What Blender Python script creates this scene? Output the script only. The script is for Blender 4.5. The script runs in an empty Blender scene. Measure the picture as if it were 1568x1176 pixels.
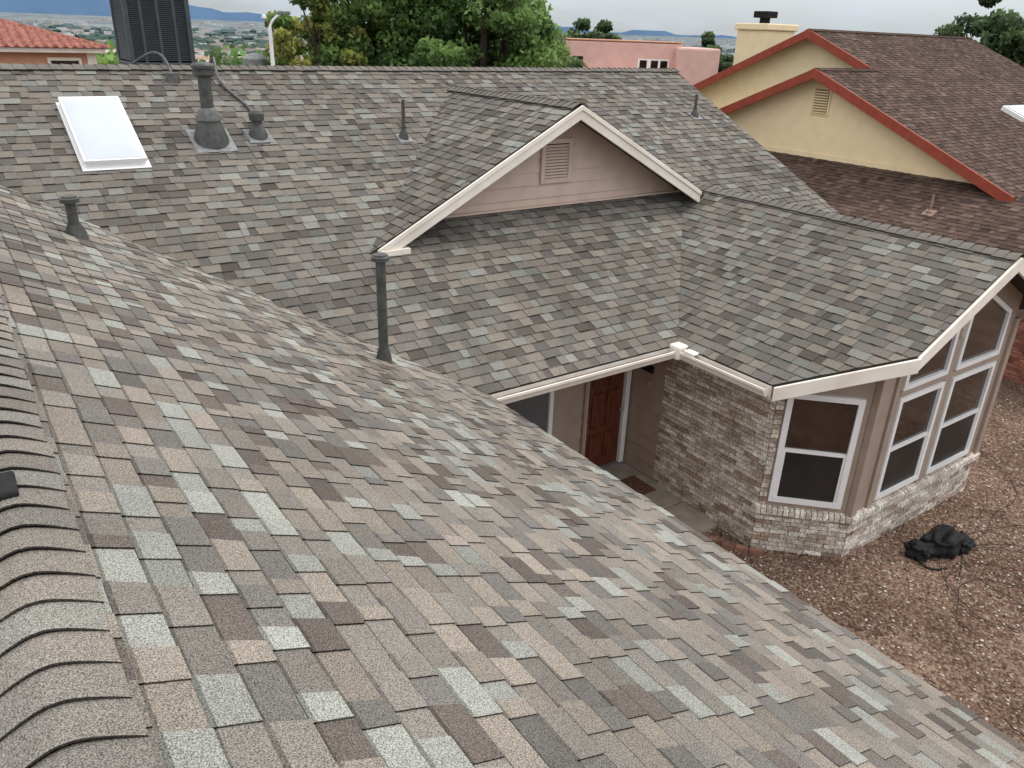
import bpy, bmesh, math, random
import numpy as np
from mathutils import Vector, Matrix, noise
random.seed(7); rng=np.random.RandomState(7)
scene=bpy.context.scene
# ------------------------------------------------------------------ helpers
def link(o,parent=None):
    scene.collection.objects.link(o)
    if parent is not None: o.parent=parent
    return o
def empty(name):
    e=bpy.data.objects.new(name,None); e.empty_display_size=.3; return link(e)
def mk(name,verts,faces,mat=None,parent=None,cols=None,smooth=False):
    me=bpy.data.meshes.new(name); me.from_pydata([tuple(v) for v in verts],[],faces); me.update()
    if cols is not None:
        ca=me.color_attributes.new('Col','FLOAT_COLOR','CORNER')
        cnt=np.array([len(f) for f in faces]); c=np.repeat(np.array(cols,dtype=np.float32),cnt,axis=0)
        c=np.concatenate([c,np.ones((len(c),1),np.float32)],axis=1)
        ca.data.foreach_set('color',c.ravel())
    if smooth: me.polygons.foreach_set('use_smooth',[True]*len(me.polygons))
    if mat: me.materials.append(mat)
    return link(bpy.data.objects.new(name,me),parent)
def nrm(v): v=np.array(v,float); return v/np.linalg.norm(v)
BOXF=[(0,3,2,1),(4,5,6,7),(0,1,5,4),(1,2,6,5),(2,3,7,6),(3,0,4,7)]
def fbox(name,O,a,b,c,ra,rb,rc,mat,parent=None,bev=0.):
    O=np.array(O,float);a,b,c=[np.array(x,float) for x in (a,b,c)]
    vs=[O+a*x+b*y+c*z for z in rc for x,y in ((ra[0],rb[0]),(ra[1],rb[0]),(ra[1],rb[1]),(ra[0],rb[1]))]
    fs=BOXF
    if np.dot(np.cross(a,b),c)<0: fs=[f[::-1] for f in BOXF]
    o=mk(name,vs,fs,mat,parent)
    if bev>0:
        m=o.modifiers.new('bevel','BEVEL'); m.width=bev; m.segments=2
    return o
def box(name,x,y,z,mat,parent=None,bev=0.): return fbox(name,(0,0,0),(1,0,0),(0,1,0),(0,0,1),x,y,z,mat,parent,bev)
def beam(name,p0,p1,th,h,mat,parent=None,side=1,bev=.004,top=0.):
    p0=np.array(p0,float);p1=np.array(p1,float);t=p1-p0; th2=nrm([t[0],t[1],0]); l=np.array([-th2[1],th2[0],0])*side
    vs=[]
    for p in (p0,p1):
        for o_,z in ((0,top),(th,top),(th,-h),(0,-h)): vs.append(p+l*o_+np.array([0,0,z]))
    fs=[(0,1,2,3),(7,6,5,4),(0,4,5,1),(1,5,6,2),(2,6,7,3),(3,7,4,0)]
    o=mk(name,vs,fs,mat,parent)
    bm=bmesh.new();bm.from_mesh(o.data);bmesh.ops.recalc_face_normals(bm,faces=bm.faces);bm.to_mesh(o.data);bm.free()
    if bev: 
        m=o.modifiers.new('bevel','BEVEL'); m.width=bev; m.segments=1
    return o
def lathe(name,base,prof,mat,parent=None,seg=24,smooth=True):
    vs=[];fs=[]
    for r,z in prof:
        for i in range(seg):
            t=2*math.pi*i/seg; vs.append((base[0]+r*math.cos(t),base[1]+r*math.sin(t),base[2]+z))
    for k in range(len(prof)-1):
        for i in range(seg):
            j=(i+1)%seg; fs.append((k*seg+i,k*seg+j,(k+1)*seg+j,(k+1)*seg+i))
    fs.append(tuple(reversed(range(seg)))); fs.append(tuple((len(prof)-1)*seg+i for i in range(seg)))
    o=mk(name,vs,fs,mat,parent)
    if smooth:
        for p in o.data.polygons: p.use_smooth = len(p.vertices)==4
        m=o.modifiers.new('es','EDGE_SPLIT'); m.split_angle=math.radians(35)
    return o
def tube(name,pts,r,mat,parent=None):
    cu=bpy.data.curves.new(name,'CURVE'); cu.dimensions='3D'; cu.bevel_depth=r; cu.bevel_resolution=2; cu.resolution_u=6
    sp=cu.splines.new('NURBS'); sp.points.add(len(pts)-1)
    for p,q in zip(sp.points,pts): p.co=(q[0],q[1],q[2],1)
    sp.use_endpoint_u=True; sp.order_u=3
    cu.materials.append(mat)
    return link(bpy.data.objects.new(name,cu),parent)
# ------------------------------------------------------------------ materials
def newmat(name,rough=.8,spec=.3):
    m=bpy.data.materials.new(name); m.use_nodes=True; nt=m.node_tree; b=nt.nodes['Principled BSDF']
    b.inputs['Roughness'].default_value=rough; b.inputs['Specular IOR Level'].default_value=spec
    return m,nt,b
def N(nt,t,**k):
    n=nt.nodes.new(t)
    for a,v in k.items(): setattr(n,a,v)
    return n
def paint(name,col,rough=.6,spec=.3,var=.12,scale=6.,bump=.0,bscale=60,dirt=None):
    m,nt,b=newmat(name,rough,spec)
    tc=N(nt,'ShaderNodeTexCoord'); no=N(nt,'ShaderNodeTexNoise'); no.inputs['Scale'].default_value=scale; no.inputs['Detail'].default_value=4
    nt.links.new(tc.outputs['Object'],no.inputs['Vector'])
    r=N(nt,'ShaderNodeValToRGB'); c=np.array(col); d=np.array(dirt) if dirt else c*(1-var*2)
    r.color_ramp.elements[0].position=.3; r.color_ramp.elements[0].color=(*d,1)
    r.color_ramp.elements[1].position=.62; r.color_ramp.elements[1].color=(*np.minimum(c*(1+var*.4),1),1)
    nt.links.new(no.outputs['Fac'],r.inputs['Fac']); nt.links.new(r.outputs['Color'],b.inputs['Base Color'])
    if bump:
        n2=N(nt,'ShaderNodeTexNoise'); n2.inputs['Scale'].default_value=bscale; n2.inputs['Detail'].default_value=2
        nt.links.new(tc.outputs['Object'],n2.inputs['Vector'])
        bp=N(nt,'ShaderNodeBump'); bp.inputs['Strength'].default_value=bump; bp.inputs['Distance'].default_value=.01
        nt.links.new(n2.outputs['Fac'],bp.inputs['Height']); nt.links.new(bp.outputs['Normal'],b.inputs['Normal'])
    return m
def attrmat(name,rough=.9,gran=0.,gscale=300,spec=.15,var=.2,vscale=2.,bump=.4):
    m,nt,b=newmat(name,rough,spec)
    at=N(nt,'ShaderNodeAttribute',attribute_name='Col'); tc=N(nt,'ShaderNodeTexCoord')
    no=N(nt,'ShaderNodeTexNoise'); no.inputs['Scale'].default_value=vscale; no.inputs['Detail'].default_value=3
    nt.links.new(tc.outputs['Object'],no.inputs['Vector'])
    mr=N(nt,'ShaderNodeMapRange'); mr.inputs['From Min'].default_value=.3; mr.inputs['From Max'].default_value=.7
    mr.inputs['To Min'].default_value=1-var; mr.inputs['To Max'].default_value=1+var
    nt.links.new(no.outputs['Fac'],mr.inputs['Value'])
    fac=mr.outputs['Result']
    if gran:
        g=N(nt,'ShaderNodeTexNoise'); g.inputs['Scale'].default_value=gscale; g.inputs['Detail'].default_value=1
        nt.links.new(tc.outputs['Object'],g.inputs['Vector'])
        g2=N(nt,'ShaderNodeMapRange'); g2.inputs['From Min'].default_value=.33; g2.inputs['From Max'].default_value=.67
        g2.inputs['To Min'].default_value=1-gran; g2.inputs['To Max'].default_value=1+gran
        nt.links.new(g.outputs['Fac'],g2.inputs['Value'])
        mu=N(nt,'ShaderNodeMath',operation='MULTIPLY'); nt.links.new(fac,mu.inputs[0]); nt.links.new(g2.outputs['Result'],mu.inputs[1]); fac=mu.outputs[0]
        bp=N(nt,'ShaderNodeBump'); bp.inputs['Strength'].default_value=bump; bp.inputs['Distance'].default_value=.003
        nt.links.new(g.outputs['Fac'],bp.inputs['Height']); nt.links.new(bp.outputs['Normal'],b.inputs['Normal'])
    vm=N(nt,'ShaderNodeVectorMath',operation='SCALE'); nt.links.new(at.outputs['Color'],vm.inputs[0]); nt.links.new(fac,vm.inputs['Scale'])
    nt.links.new(vm.outputs['Vector'],b.inputs['Base Color'])
    return m
M_sh=attrmat('asphalt_shingle',.95,.62,230,.08,.12,.9,.5)
M_brick=attrmat('whitewashed_brick',.9,.4,45,.15,.28,7,.9)
M_leaf=attrmat('leaves',.6,0,1,.2,.15,3)
nt=M_leaf.node_tree;b=nt.nodes['Principled BSDF'];tr=N(nt,'ShaderNodeBsdfTranslucent');ms=N(nt,'ShaderNodeMixShader');ms.inputs[0].default_value=.35
src=b.inputs['Base Color'].links[0].from_socket;nt.links.new(src,tr.inputs['Color']);nt.links.new(b.outputs[0],ms.inputs[1]);nt.links.new(tr.outputs[0],ms.inputs[2]);nt.links.new(ms.outputs[0],nt.nodes['Material Output'].inputs['Surface'])
M_far=attrmat('far_mix',.95,0,1,.05,.2,.02)
M_peb=attrmat('pebbles',.85,.2,90,.2,.15,8)
M_white=paint('cream_trim_paint',(.84,.785,.70),.55,.3,.05,3,dirt=(.75,.68,.58))
M_vinyl=paint('white_vinyl',(.80,.80,.79),.4,.4,.03,3)
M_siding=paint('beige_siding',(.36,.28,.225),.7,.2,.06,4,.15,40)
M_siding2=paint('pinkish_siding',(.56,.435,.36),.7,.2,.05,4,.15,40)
M_mortar=paint('mortar',(.30,.26,.215),.95,.1,.2,12,.5,80)
M_deck=paint('roof_deck_edge',(.07,.06,.052),.9,.1,.1,8)
M_grey=paint('grey_painted_metal',(.070,.073,.066),.5,.4,.2,14,dirt=(.042,.042,.038))
M_flash=paint('weathered_flashing',(.12,.12,.115),.55,.4,.2,18)
M_lead=paint('galvanised_metal',(.21,.215,.215),.5,.5,.2,12)
M_ac=paint('ac_cabinet',(.055,.066,.072),.5,.4,.1,8)
M_dark=paint('dark_interior',(.012,.012,.012),.8,.2,.1,5)
M_black=paint('black_fabric',(.012,.012,.013),.75,.3,.3,20,.6,40)
M_cord=paint('dusty_cord',(.04,.032,.026),.8,.2,.3,8)
M_acryl=paint('skylight_acrylic',(.53,.57,.61),.2,.5,.02,2)
M_conc=paint('concrete',(.36,.31,.26),.9,.1,.12,5,.4,70)
M_mat=paint('door_mat',(.17,.085,.06),.95,.05,.3,30,.6,90)
M_yel=paint('yellow_stucco',(.90,.74,.47),.9,.1,.03,3,.3,70)
M_red=paint('terracotta_fascia',(.30,.062,.034),.6,.3,.1,4)
M_pink=paint('pink_stucco',(.66,.43,.37),.9,.1,.05,2,.3,30)
M_peach=paint('peach_stucco',(.52,.29,.19),.9,.1,.05,2,.3,30)
M_dusty=paint('dusty_vent_metal',(.30,.20,.155),.8,.2,.15,12)
M_tile=paint('red_roof_tile',(.36,.14,.105),.8,.2,.25,5)
M_bark=paint('bark',(.09,.07,.055),.9,.1,.25,14,.8,30)
M_stone=paint('edging_stone',(.30,.16,.115),.9,.1,.25,9,.5,50)
M_debris=paint('gutter_debris',(.17,.13,.095),.95,.1,.35,14,.4,60)
def glassmat(name,col,col2,rough=.06,spec=.9):
    m,nt,b=newmat(name,rough,spec)
    tc=N(nt,'ShaderNodeTexCoord'); no=N(nt,'ShaderNodeTexNoise'); no.inputs['Scale'].default_value=1.2; no.inputs['Detail'].default_value=3
    nt.links.new(tc.outputs['Object'],no.inputs['Vector']); r=N(nt,'ShaderNodeValToRGB')
    r.color_ramp.elements[0].position=.4;r.color_ramp.elements[1].position=.6
    r.color_ramp.elements[0].color=(*col,1);r.color_ramp.elements[1].color=(*col2,1)
    nt.links.new(no.outputs['Fac'],r.inputs['Fac']); nt.links.new(r.outputs['Color'],b.inputs['Base Color'])
    return m
M_glass=glassmat('window_glass',(.018,.010,.007),(.040,.022,.014))
M_screen=glassmat('window_screen',(.018,.016,.015),(.032,.028,.026),.4,.3)
M_glassg=glassmat('grey_glass',(.07,.075,.08),(.10,.105,.11),.15)
M_door,nt,b=newmat('stained_wood_door',.35,.4)
tc=N(nt,'ShaderNodeTexCoord'); mp=N(nt,'ShaderNodeMapping'); mp.inputs['Scale'].default_value=(14,14,1.2); no=N(nt,'ShaderNodeTexNoise'); no.inputs['Scale'].default_value=3; no.inputs['Detail'].default_value=4
nt.links.new(tc.outputs['Object'],mp.inputs['Vector']);nt.links.new(mp.outputs['Vector'],no.inputs['Vector']); r=N(nt,'ShaderNodeValToRGB')
r.color_ramp.elements[0].color=(.065,.017,.009,1);r.color_ramp.elements[1].color=(.16,.047,.022,1);r.color_ramp.elements[0].position=.35;r.color_ramp.elements[1].position=.65
nt.links.new(no.outputs['Fac'],r.inputs['Fac']);nt.links.new(r.outputs['Color'],b.inputs['Base Color'])
# ------------------------------------------------------------------ geometry functions
def clip(poly,cp):
    out=poly
    n=len(cp)
    for i in range(n):
        ax,ay=cp[i];bx,by=cp[(i+1)%n];ex,ey=bx-ax,by-ay
        if not out: return []
        new=[];m=len(out)
        ds=[ex*(p[1]-ay)-ey*(p[0]-ax) for p in out]
        for j in range(m):
            p=out[j];q=out[(j+1)%m];dp=ds[j];dq=ds[(j+1)%m]
            if dp>=0: new.append(p)
            if (dp>=0)!=(dq>=0):
                t=dp/(dp-dq); new.append((p[0]+(q[0]-p[0])*t,p[1]+(q[1]-p[1])*t))
        out=new
    if len(out)<3: return []
    a=sum(out[i][0]*out[(i+1)%len(out)][1]-out[(i+1)%len(out)][0]*out[i][1] for i in range(len(out)))
    return out if a>2e-5 else []
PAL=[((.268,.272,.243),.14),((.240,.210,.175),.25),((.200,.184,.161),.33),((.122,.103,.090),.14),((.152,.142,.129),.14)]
# same blend as a darker, evener copy; slope shade put into the colour
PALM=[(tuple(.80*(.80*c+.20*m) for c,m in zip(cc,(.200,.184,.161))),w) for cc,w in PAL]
PALB=[((.105,.070,.056),.5),((.078,.053,.044),.3),((.135,.094,.076),.2)]
def pick(pal):
    r=random.random();s=0
    for c,w in pal:
        s+=w
        if r<s: break
    k=random.uniform(.86,1.14); return (c[0]*k,c[1]*k,c[2]*k)
E=.143
def shingles(name,parent,polys,d,O,s,pal=PAL,seed=1,deck=True,gap=(.085,.27)):
    """courses of laminated shingles over plan polygons; d = uphill plan direction, O = point on eave line"""
    random.seed(seed)
    O=np.array(O,float);k=math.sqrt(1+s*s);u=np.array([d[1],-d[0],0.]);v=np.array([d[0],d[1],s])/k;n=np.cross(u,v)
    V=[];F=[];C=[]
    pus=[]
    for poly in polys:
        pu=[(u[0]*(x-O[0])+u[1]*(y-O[1]),(d[0]*(x-O[0])+d[1]*(y-O[1]))*k) for x,y in poly]
        a=sum(pu[i][0]*pu[(i+1)%len(pu)][1]-pu[(i+1)%len(pu)][0]*pu[i][1] for i in range(len(pu)))
        if a<0: pu=pu[::-1]
        pus.append(pu)
    umin=min(p[0] for q in pus for p in q);umax=max(p[0] for q in pus for p in q)
    vmin=min(p[1] for q in pus for p in q);vmax=max(p[1] for q in pus for p in q)
    i0=int(math.floor(vmin/E+1e-6))
    for i in range(i0,int(math.ceil(vmax/E))):
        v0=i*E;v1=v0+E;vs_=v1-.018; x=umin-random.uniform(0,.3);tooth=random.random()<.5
        ck=random.uniform(.95,1.05)
        while x<umax:
            w=random.uniform(*gap); h=(.0135 if tooth else .0070)+random.uniform(-.0006,.0006)
            col=pick(pal)
            if tooth is False and random.random()<.3: col=tuple(c*.82 for c in col)
            col=tuple(c*ck for c in col)
            tp=.007 if tooth else -.007
            j0=random.uniform(-.003,.003)
            ta=tp*(.018/E)
            xr_=x+w
            quad=[(x+tp,v0+j0),(xr_-tp,v0+j0),(xr_-ta,vs_),(x+ta,vs_)]
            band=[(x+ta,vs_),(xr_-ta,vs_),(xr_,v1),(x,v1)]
            ed=tuple(c*.25 for c in col);dk=tuple(c*.58 for c in col)  # granule band and asphalt edges, darkened further as painted drop shadow under courses
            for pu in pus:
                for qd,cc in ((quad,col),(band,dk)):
                    q=clip(qd,pu)
                    if not q: continue
                    b=len(V);m=len(q)
                    for (a_,b_) in q:
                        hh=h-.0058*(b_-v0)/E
                        V.append(O+u*a_+v*b_+n*hh)
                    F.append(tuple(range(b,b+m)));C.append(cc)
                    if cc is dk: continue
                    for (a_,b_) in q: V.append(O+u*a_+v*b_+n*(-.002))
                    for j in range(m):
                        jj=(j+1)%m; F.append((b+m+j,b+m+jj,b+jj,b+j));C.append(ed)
            x+=w;tooth=not tooth
    ob=mk(name,V,F,M_sh,parent,C)
    if deck:
        V=[];F=[]
        for pu in pus:
            b=len(V);m=len(pu)
            for hh in (-.004,-.055):
                for a_,b_ in pu: V.append(O+u*a_+v*b_+n*hh)
            F.append(tuple(range(b,b+m)));F.append(tuple(range(b+2*m-1,b+m-1,-1)))
            for j in range(m):
                jj=(j+1)%m;F.append((b+m+j,b+m+jj,b+jj,b+j))
        mk(name+'_deck',V,F,M_deck,parent)
    return ob
def ridge(name,parent,P0,P1,s,pal=PAL,half=.15,lift=.02,seed=3):
    random.seed(seed);P0=np.array(P0,float);P1=np.array(P1,float);t=P1-P0;L=np.linalg.norm(t);t/=L;l=nrm(np.cross(t,(0,0,1)))
    ws=[-1,-.8,-.6,-.42,-.25,-.1,.1,.25,.42,.6,.8,1];V=[];F=[];C=[]
    mid=np.array(pal[0][0]) if pal is PALB else np.array(pal[2][0])
    n=int(L/E)+1
    for i in range(n):
        a=i*E;b=min(a+E*1.05,L+.05); c=np.array(pick(pal))*.35+mid*.65
        base=len(V);jx=random.uniform(-.007,.007);jl=random.uniform(-.002,.003)
        for (d,li,tk) in ((a,lift+jl,0),(b,.006,0),(a+.001,lift+jl,.008)):
            for w in ws:
                x=w*half+jx; z=-s*math.sqrt(x*x+.05**2)+s*.05+li*(1-.6*abs(w)**2)+.013-tk
                V.append(P0+t*d+l*x+np.array([0,0,z]))
        m=len(ws)
        for j in range(m-1):
            F.append((base+j,base+j+1,base+m+j+1,base+m+j));C.append(c)
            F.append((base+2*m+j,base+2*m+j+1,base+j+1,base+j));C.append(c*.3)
        for j in (0,m-1):
            b4=len(V)
            for d_ in (base+j,base+m+j): V.append(np.array(V[d_])+np.array([0,0,-.012]))
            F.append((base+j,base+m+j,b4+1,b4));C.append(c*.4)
    return mk(name,V,F,M_sh,parent,C)
def siding(name,parent,O,u,nrmv,z0,z1,rng_f,mat,e=.2):
    O=np.array(O,float);u=np.array(u,float);n=np.array(nrmv,float);V=[];F=[]
    z=z0
    while z<z1-1e-4:
        t=min(z+e,z1);a0,a1=rng_f(z);b0,b1=rng_f(t)
        if a1-a0<.01: break
        b=len(V);Z=np.array([0,0,1.])
        for (uu,zz,o) in ((a0,z,.022),(a1,z,.022),(b1,t,.003),(b0,t,.003),(a0,z,0),(a1,z,0)): V.append(O+u*uu+Z*zz+n*o)
        F+= [(b,b+1,b+2,b+3),(b+4,b+5,b+1,b)]
        z=t
    return mk(name,V,F,mat,parent)
BR=[(.66,.61,.53),(.57,.51,.435),(.47,.40,.33),(.34,.255,.195),(.68,.64,.57),(.52,.465,.40),(.41,.34,.275)]
BRR=[(.30,.12,.08),(.24,.09,.06),(.34,.15,.10),(.20,.08,.06)]
def bricks(name,parent,p0,p1,z0,z1,n,pal=BR,bw=.245,bh=.068,seed=5,mo=.012):
    random.seed(seed);p0=np.array([*p0,0.]);p1=np.array([*p1,0.]);L=np.linalg.norm(p1-p0);u=(p1-p0)/L;n=np.array([*n,0.]);V=[];F=[];C=[];Z=np.array([0,0,1.])
    k=0;z=z0
    while z<z1-.01:
        x=-(bw/2 if k%2 else 0)-random.uniform(0,.03)
        while x<L:
            a=max(x,0);b_=min(x+bw-mo,L);t=min(z+bh-mo,z1)
            if b_-a>.02:
                c=np.array(random.choice(pal))*random.uniform(.84,1.1);o=.022+random.uniform(-.006,.007)
                b=len(V);zj=random.uniform(-.002,.002)
                for zz in (z+zj,t+zj):
                    for uu,oo in ((a,0),(b_,0),(b_,o+random.uniform(-.003,.003)),(a,o+random.uniform(-.003,.003))): V.append(p0+u*uu+n*oo+Z*zz)
                for f in ((0,1,2,3),(7,6,5,4),(3,2,6,7),(2,1,5,6),(0,3,7,4)):
                    F.append(tuple(b+i for i in f));C.append(c)
            x+=bw
        z+=bh;k+=1
    ob=mk(name,V,F,M_brick,parent,C)
    back=[p0+n*.008+Z*z0,p1+n*.008+Z*z0,p1+n*.008+Z*z1,p0+n*.008+Z*z1]
    mk(name+'_mortar',back,[(0,1,2,3)],M_mortar,parent)
    return ob
def window(parent,name,O,u,n,w,h,mid=True,top=None,fr=.07,glass=None,lower=None):
    O=np.array(O,float);u=np.array(u,float);n=np.array(n,float)
    hl,hr=(h,h) if top is None else top
    def P(a,z,o): return O+u*a+np.array([0,0,z])+n*o
    def slab(nm,q,o0,o1,mat):
        vs=[P(a,z,o0) for a,z in q]+[P(a,z,o1) for a,z in q];m=len(q)
        fs=[tuple(range(m,2*m)),tuple(range(m-1,-1,-1))]+[(i,(i+1)%m,(i+1)%m+m,i+m) for i in range(m)]
        return mk(nm,vs,fs,mat,parent)
    slab(name+'_frame_left',[(0,0),(fr,0),(fr,hl+(hr-hl)*fr/w-fr),(0,hl)],0,.06,M_vinyl)
    slab(name+'_frame_right',[(w-fr,0),(w,0),(w,hr),(w-fr,hr-(hr-hl)*fr/w-fr)],0,.06,M_vinyl)
    slab(name+'_frame_sill',[(fr,0),(w-fr,0),(w-fr,fr),(fr,fr)],0,.063,M_vinyl)
    slab(name+'_frame_head',[(fr,hl+(hr-hl)*fr/w-fr),(w-fr,hr-(hr-hl)*fr/w-fr),(w,hr),(0,hl)],0,.058,M_vinyl)
    g=glass or M_glass
    hl2,hr2=hl+(hr-hl)*fr/w-fr,hr-(hr-hl)*fr/w-fr
    if mid:
        hm=h*.49
        slab(name+'_meeting_rail',[(fr,hm-.025),(w-fr,hm-.025),(w-fr,hm+.025),(fr,hm+.025)],.005,.05,M_vinyl)
        slab(name+'_sash_l',[(fr,fr),(fr+.03,fr),(fr+.03,hm-.025),(fr,hm-.025)],.005,.044,M_vinyl)
        slab(name+'_sash_r',[(w-fr-.03,fr),(w-fr,fr),(w-fr,hm-.025),(w-fr-.03,hm-.025)],.005,.044,M_vinyl)
        slab(name+'_lower_screen',[(fr+.03,fr),(w-fr-.03,fr),(w-fr-.03,hm-.025),(fr+.03,hm-.025)],.004,.03,lower or M_screen)
        slab(name+'_upper_glass',[(fr,hm+.025),(w-fr,hm+.025),(w-fr,hr2),(fr,hl2)],.004,.018,g)
    else:
        slab(name+'_glass',[(fr,fr),(w-fr,fr),(w-fr,hr2),(fr,hl2)],.004,.018,g)
def gutter(name,parent,p0,p1,out):
    p0=np.array(p0,float);p1=np.array(p1,float);out=np.array(out,float)
    prof=[(0,.0),(0,-.11),(.075,-.115),(.10,-.06),(.125,-.03),(.125,.0),(.105,.0)]
    V=[];F=[]
    for p in (p0,p1):
        for o_,z in prof: V.append(p+out*o_+np.array([0,0,z]))
    m=len(prof)
    for j in range(m-1): F.append((j,j+1,m+j+1,m+j))
    F.append(tuple(range(m-1)));F.append(tuple(m+i for i in range(m-1)))
    o=mk(name,V,F,M_white,parent); md=o.modifiers.new('s','SOLIDIFY');md.thickness=.004;md.offset=0
    q=[p0+out*.005+np.array([0,0,-.045]),p0+out*.108+np.array([0,0,-.05]),p1+out*.108+np.array([0,0,-.05]),p1+out*.005+np.array([0,0,-.045])]
    mk(name+'_leaf_debris',q,[(0,1,2,3)],M_debris,parent)
# ------------------------------------------------------------------ key dimensions (metres, ground z=0)
CZ=6.4
s=.4919;k=math.sqrt(1+s*s)
xe1,ye,xe2,yc,W,yg=4.486,6.678,7.553,5.134,2.973,4.05
ZE=2.65;yr=13.043;ZR=ZE+s*(yr-ye);xR=13.50;xr=-.061;ZF=ZE+s*(xe1-xr);xw=xe2+W;ZW=ZE+s*W;xe3=xw+W
gx,gy,gz,sg=7.477,8.95,5.503,.5223
XL=-9.;YS=-5.
house=empty('gray_shingle_house')
vy=ye+(xe1-xr)
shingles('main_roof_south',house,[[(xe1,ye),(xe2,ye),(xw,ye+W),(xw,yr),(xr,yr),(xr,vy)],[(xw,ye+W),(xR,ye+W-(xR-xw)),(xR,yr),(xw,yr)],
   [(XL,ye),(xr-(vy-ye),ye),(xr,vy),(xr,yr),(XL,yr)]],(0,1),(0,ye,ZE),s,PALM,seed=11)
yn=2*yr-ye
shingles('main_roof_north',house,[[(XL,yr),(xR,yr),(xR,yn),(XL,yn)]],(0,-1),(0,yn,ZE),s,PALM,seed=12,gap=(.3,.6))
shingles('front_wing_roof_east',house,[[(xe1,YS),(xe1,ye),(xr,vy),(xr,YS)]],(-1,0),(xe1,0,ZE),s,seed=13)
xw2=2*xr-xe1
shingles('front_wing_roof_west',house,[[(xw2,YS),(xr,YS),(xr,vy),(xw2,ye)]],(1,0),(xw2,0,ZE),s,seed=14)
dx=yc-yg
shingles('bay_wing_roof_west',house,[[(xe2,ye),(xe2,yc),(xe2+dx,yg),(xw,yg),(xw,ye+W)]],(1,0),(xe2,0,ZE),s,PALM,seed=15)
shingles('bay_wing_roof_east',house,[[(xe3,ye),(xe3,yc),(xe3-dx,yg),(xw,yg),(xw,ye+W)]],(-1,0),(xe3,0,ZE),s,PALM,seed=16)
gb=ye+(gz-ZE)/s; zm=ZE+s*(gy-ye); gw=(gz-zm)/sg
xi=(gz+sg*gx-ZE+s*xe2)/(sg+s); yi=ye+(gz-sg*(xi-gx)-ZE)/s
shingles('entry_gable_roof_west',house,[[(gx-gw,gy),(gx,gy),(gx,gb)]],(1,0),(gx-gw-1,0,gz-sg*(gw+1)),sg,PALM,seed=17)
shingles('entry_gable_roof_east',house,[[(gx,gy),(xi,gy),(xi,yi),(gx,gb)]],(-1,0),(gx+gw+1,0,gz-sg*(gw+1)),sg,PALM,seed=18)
ridge('ridge_caps_front_wing',house,(xr,YS,ZF),(xr,vy+.1,ZF),s,seed=1,half=.165,lift=.022)
ridge('ridge_caps_main',house,(XL,yr,ZR),(xR,yr,ZR),s,PALM,seed=2,half=.14)
ridge('ridge_caps_bay',house,(xw,yg-.02,ZW),(xw,ye+W,ZW),s,PALM,seed=3,half=.14)
ridge('ridge_caps_gable',house,(gx,gy-.02,gz),(gx,gb+.05,gz),sg,PALM,seed=4,half=.14)
def rake(nm,p0,p1,side,h=.19,th=.04): beam(nm,p0,p1,th,h,M_white,house,side=side,top=-.012)
rake('gable_rake_left',(gx-gw+.12,gy-.045,gz-sg*(gw-.12)),(gx,gy-.045,gz),1)
rake('gable_rake_right',(gx+2.68,gy-.045,gz-sg*2.68),(gx,gy-.045,gz),-1)
beam('gable_rake_trim_left',(gx-gw+.12,gy-.07,gz-sg*(gw-.12)+.012),(gx,gy-.07,gz+.012),.03,.07,M_white,house,side=1,top=-.005)
beam('gable_rake_trim_right',(gx+2.68,gy-.07,gz-sg*2.68+.012),(gx,gy-.07,gz+.012),.03,.07,M_white,house,side=-1,top=-.005)
box('gable_rake_return',(gx-gw+.15,gx-gw+.56),(gy-.085,gy+.06),(zm-.03,zm+.045),M_white,house,.006)
def quad(nm,pts,mat,parent=house): return mk(nm,pts,[tuple(range(len(pts)))],mat,parent)
gwy=9.45
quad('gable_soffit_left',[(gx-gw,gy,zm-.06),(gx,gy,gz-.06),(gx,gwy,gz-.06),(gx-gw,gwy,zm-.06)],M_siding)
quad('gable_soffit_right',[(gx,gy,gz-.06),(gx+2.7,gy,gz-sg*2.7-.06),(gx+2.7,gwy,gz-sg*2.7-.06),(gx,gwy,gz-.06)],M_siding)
zb=ZE+s*(gwy-ye)-.05
def gr(z):
    w=(gz-.05-z)/sg
    return (-w,min(w,2.75))
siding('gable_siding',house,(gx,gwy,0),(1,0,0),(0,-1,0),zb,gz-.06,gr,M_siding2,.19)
fbox('gable_base_flashing',(gx,gwy-.02,zb),(1,0,0),(0,1,0),(0,0,1),(-2.75,2.7),(-.05,.02),(.055,.085),M_siding2,house)
vz0,vz1,vw=4.36,5.0,.29
for nm,a,zz in (('l',(-vw,-vw+.07),(vz0,vz1)),('r',(vw-.07,vw),(vz0,vz1)),('b',(-vw+.07,vw-.07),(vz0,vz0+.07)),('t',(-vw+.07,vw-.07),(vz1-.07,vz1))):
    fbox('gable_vent_frame_'+nm,(gx,gwy,0),(1,0,0),(0,-1,0),(0,0,1),a,(.0,.055),zz,M_siding2,house,.004)
fbox('gable_vent_back',(gx,gwy,0),(1,0,0),(0,-1,0),(0,0,1),(-vw+.06,vw-.06),(.023,.026),(vz0+.05,vz1-.05),M_dark,house)
for i in range(11):
    z=vz0+.085+i*.044
    mk('gable_vent_louvre_%d'%i,[(gx-vw+.07,gwy-.028,z+.026),(gx+vw-.07,gwy-.028,z+.026),(gx+vw-.07,gwy-.048,z),(gx-vw+.07,gwy-.048,z),(gx-vw+.07,gwy-.048,z-.006),(gx+vw-.07,gwy-.048,z-.006)],[(0,1,2,3),(3,2,5,4)],M_siding2,house)
rake('bay_rake_diag',(xe2,yc-.03,ZE),(xe2+dx,yg-.03,ZE+s*dx),-1)
rake('bay_rake_west',(xe2+dx,yg-.035,ZE+s*dx),(xw,yg-.035,ZW),1)
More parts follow.
